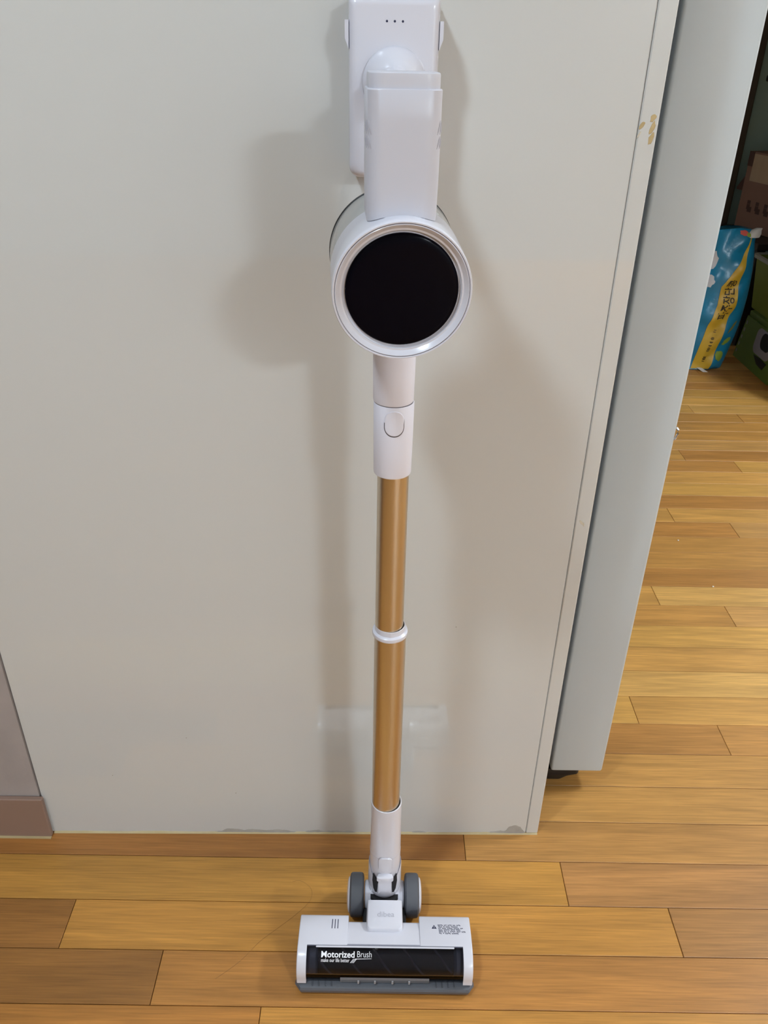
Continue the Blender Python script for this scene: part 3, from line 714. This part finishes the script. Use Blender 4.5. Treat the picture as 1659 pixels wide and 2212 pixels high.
def bagpatch(name, x, z, a, b, tilt, m, seed):
    r = random.Random(seed); pts = []
    for k in range(16):
        t = 2*PI*k/16; q = r.uniform(0.8, 1.15); u, v = a*q*math.cos(t), b*q*math.sin(t)
        pts.append((x+u*math.cos(tilt)-v*math.sin(tilt), z+u*math.sin(tilt)+v*math.cos(tilt)))
    from_bm(name, bm_patch(pts, lambda u, v, h: (u, bag_front(u, min(v, 0.528), 0.0014), v), [(1, 0), (.66, 0), (.33, 0)]), m, bag)
bagpatch('pale_patch', 1.222, 0.345, 0.020, 0.024, 0.4, WP, 1)
bagpatch('pale_patch', 1.226, 0.415, 0.016, 0.034, -0.2, WP, 2)
bagpatch('red_print', 1.325, 0.5155, 0.016, 0.009, -0.2, RD, 3)
bagpatch('yellow_corner_print', 1.341, 0.509, 0.008, 0.008, -0.3, LG, 4)
bagpatch('leaf_print', 1.335, 0.118, 0.020, 0.010, 0.7, LG, 5)
bagpatch('leaf_print', 1.318, 0.060, 0.016, 0.022, 0.3, LG, 6)
bagpatch('leaf_print', 1.345, 0.175, 0.006, 0.030, -0.7, mat('olive_print', (0.22, 0.19, 0.04), 0.5), 7)
bm = bm_loft([[(1.245+0.018*t+0.010*u, 2.196-0.022*t-0.004*abs(u), 0.012-0.0085*t+0.002*v) for u, v in ((-1, 0), (0, 1), (1, 0), (0, -1))] for t in (0, .4, .8, 1.2, 1.7)])
from_bm('white_tag', bm, mat('white_paper_tag', (0.72, 0.72, 0.74), 0.5), bag, smooth=False)
wn = bm_loft([[(1.363+dx+r_*math.cos(2*PI*k/12), 2.235+0.6*r_*math.sin(2*PI*k/12), z) for k in range(12)] for dx, r_, z in ((-.006, .030, .500), (.0, .028, .512), (.006, .020, .524), (.016, .012, .532))])
from_bm('gathered_top', wn, mat('white_film', (0.55, 0.55, 0.54), 0.4), bag, angle=50)

# low dark stand with the carton on it
def link_local(name, bm, m, par, smooth=False):
    vs_ = [v.co.copy() for v in bm.verts]; bm.verts.index_update(); fs = [[v.index for v in f.verts] for f in bm.faces]; bm.free()
    me = bpy.data.meshes.new(name); me.from_pydata([tuple(v) for v in vs_], [], fs)
    b2_ = bmesh.new(); b2_.from_mesh(me); bmesh.ops.recalc_face_normals(b2_, faces=b2_.faces); b2_.to_mesh(me); b2_.free()
    me.materials.append(m)
    if smooth:
        for p in me.polygons: p.use_smooth = True
        me.set_sharp_from_angle(angle=math.radians(40))
    o = bpy.data.objects.new(name, me); C.objects.link(o); o.parent = par; return o
DARKW = mat('dark_stained_wood', (0.030, 0.022, 0.020), 0.55, noise=(12, 0.2))
st = thing('low_stand', (1.70, 2.68, 0), 'dark stained low stand under the brown carton by the glazed door', 'stand')
from_bm('top', bm_box(1.50, 1.95, 2.485, 2.90, 0.398, 0.424, 0.003, 1), DARKW, st, smooth=False)
for x, y in ((1.525, 2.51), (1.925, 2.51), (1.525, 2.875), (1.925, 2.875)):
    from_bm('leg', bm_box(x-.017, x+.017, y-.017, y+.017, 0.0, 0.398, 0.002, 1), DARKW, st, smooth=False)
from_bm('lower_shelf', bm_box(1.515, 1.935, 2.50, 2.885, 0.20, 0.215, 0.002, 1), DARKW, st, smooth=False)
CARD = mat('brown_cardboard', (0.26, 0.15, 0.118), 0.75, noise=(9, 0.1))
CARDD = mat('dark_cardboard_print', (0.085, 0.042, 0.036), 0.75)
LABELM = mat('tan_label', (0.46, 0.35, 0.25), 0.7, noise=(18, 0.15))
bxr = thing('carton', (1.533, 2.84, 0.424), 'brown cardboard carton with a tan label and dark print by the glazed door', 'box')
bxr.rotation_euler = (0, 0, math.radians(-75))
def cbox(name, x0, x1, y0, y1, z0, z1, m, par=bxr, bev=0.002): return link_local(name, bm_box(x0, x1, y0, y1, z0, z1, bev, 1), m, par)
cb = cbox('carton_body', 0.0, 0.34, 0.0, 0.20, 0.0005, 0.307, CARD)
cbox('label', 0.035, 0.338, -0.0015, 0.0, 0.195, 0.300, LABELM, cb, 0.0)
cbox('corner_tape', 0.0, 0.033, -0.0012, 0.0, 0.250, 0.3075, CARDD, cb, 0.0)
for k in range(3):
    gv, gf = glyph_geo(0.05+0.055*k, 0.095+0.055*k, 0.075, 0.120, [1], random.Random(20+k))
    me = bpy.data.meshes.new('carton_print'); me.from_pydata([(u, -0.0008, v) for u, v in gv], [], gf); me.materials.append(CARDD)
    o = bpy.data.objects.new('carton_print', me); C.objects.link(o); o.parent = cb; o['kind'] = 'stuff'
link_local('flap', bm_loft([[(0.002, 0.004, z0), (0.002, 0.007, z0), (-0.05*k_, 0.012, z1), (-0.05*k_, 0.009, z1)] for z0, z1, k_ in ((0.150, 0.150, 1.0), (0.215, 0.158, 1.0))]), CARDD, cb)
bx2 = thing('dark_crate', (1.70, 2.66, 0.0), 'dark brown crate on the floor under the low stand', 'crate')
DCR = mat('dark_crate_plastic', (0.022, 0.016, 0.016), 0.6)
from_bm('crate_body', bm_box(1.55, 1.90, 2.50, 2.86, 0.0, 0.165, 0.003, 1), DCR, bx2, smooth=False)
from_bm('crate_lid', bm_box(1.543, 1.907, 2.494, 2.866, 0.165, 0.180, 0.003, 1), DCR, bx2, smooth=False)

# green tub standing on a green step stool
GRN = mat('olive_green_plastic', (0.24, 0.31, 0.05), 0.42, noise=(5, 0.05))
RIMW = mat('pale_rim_plastic', (0.45, 0.47, 0.42), 0.4)
GRN2 = mat('deep_green_plastic', (0.11, 0.19, 0.028), 0.45, noise=(5, 0.05))
LIL = mat('lilac_grey_panel', (0.30, 0.29, 0.35), 0.5)
stl = thing('step_stool', (1.63, 2.20, 0.0), 'green plastic step stool with a grey side panel and dark holes', 'stool')
# local x = world x; the side that shows faces -x
link_local('stool_top', bm_box(-.155, .155, -.155, .155, 0.172, 0.196, 0.006, 2), GRN2, stl, True)
def side_x(z): return -.160-.014*(1-z/.175)
def stool_side(sgn):
    return bm_loft([[(sgn*side_x(z), -b, z), (sgn*side_x(z), b, z), (sgn*(side_x(z)+.018), b, z), (sgn*(side_x(z)+.018), -b, z)] for b, z in ((.172, 0.0), (.162, .09), (.152, .174))])
for sg in (1, -1): link_local('stool_side', stool_side(sg), GRN2, stl)
for sg in (-1, 1): link_local('stool_end', bm_loft([[(-.15, sg*b, z), (.15, sg*b, z), (.15, sg*(b-.012), z), (-.15, sg*(b-.012), z)] for b, z in ((.166, 0.03), (.150, .174))]), GRN2, stl)
fsd = lambda u, v, h: (side_x(v)-h, u, v)
pn = link_local('grey_panel', bm_patch([(u-0.050, v+0.118) for u, v in outline_round(.150, .098, .028, 5)], fsd, [(1, 0.0), (1, .002), (.9, .002)]), LIL, stl)
link_local('hand_hole', bm_patch([(u-0.068, v+0.130) for u, v in outline_round(.088, .062, .028, 6)], fsd, [(1, .002), (1, .0032), (.8, .0032)]), BLACKM, stl)
link_local('foot_hole', bm_patch([(.0, .062), (-.06, .066), (-.12, .062), (-.10, .034), (-.045, .038)], fsd, [(1, 0.0), (1, .0015), (.8, .0015)]), BLACKM, stl)
for k in range(5):
    link_local('edge_notch', bm_box(side_x(.03+.03*k)-.002, side_x(.03+.03*k)+.001, .150-.004*k, .156-.004*k, .022+.03*k, .036+.03*k), LIL, stl)
tub = thing('plastic_tub', (1.625, 2.29, 0.1965), 'green plastic tub with a pale rim standing on the green step stool', 'tub')
def tring(w_, d_, z, r): return [tuple(v) for v in rrect(0, 0, w_, d_, r, z, 6)]
link_local('tub_body', bm_loft([tring(.268, .23, 0.0, .03), tring(.272, .234, 0.004, .03), tring(.310, .28, 0.200, .035), tring(.300, .27, 0.200, .033), tring(.262, .225, 0.008, .028)]), GRN, tub, True)
link_local('rim', bm_loft([tring(.310, .28, 0.192, .035), tring(.326, .296, 0.194, .04), tring(.328, .298, 0.206, .04), tring(.304, .274, 0.208, .034), tring(.302, .272, 0.192, .034)], caps=False), RIMW, tub, True)
bk = thing('black_bundle', (1.56, 2.33, 0.3), 'black cloth bundle poking out of the green tub beside the sack', 'bundle')
bm = bmesh.new(); bmesh.ops.create_icosphere(bm, subdivisions=3, radius=1.0)
for v in bm.verts:
    n_ = 1+0.18*math.sin(5*v.co.x+3*v.co.z)+0.12*math.sin(9*v.co.y-4*v.co.z); v.co = Vector((v.co.x*0.062*n_, v.co.y*0.055*n_, v.co.z*0.12*n_+0.06))
link_local('cloth', bm, BLACKM, bk, True)
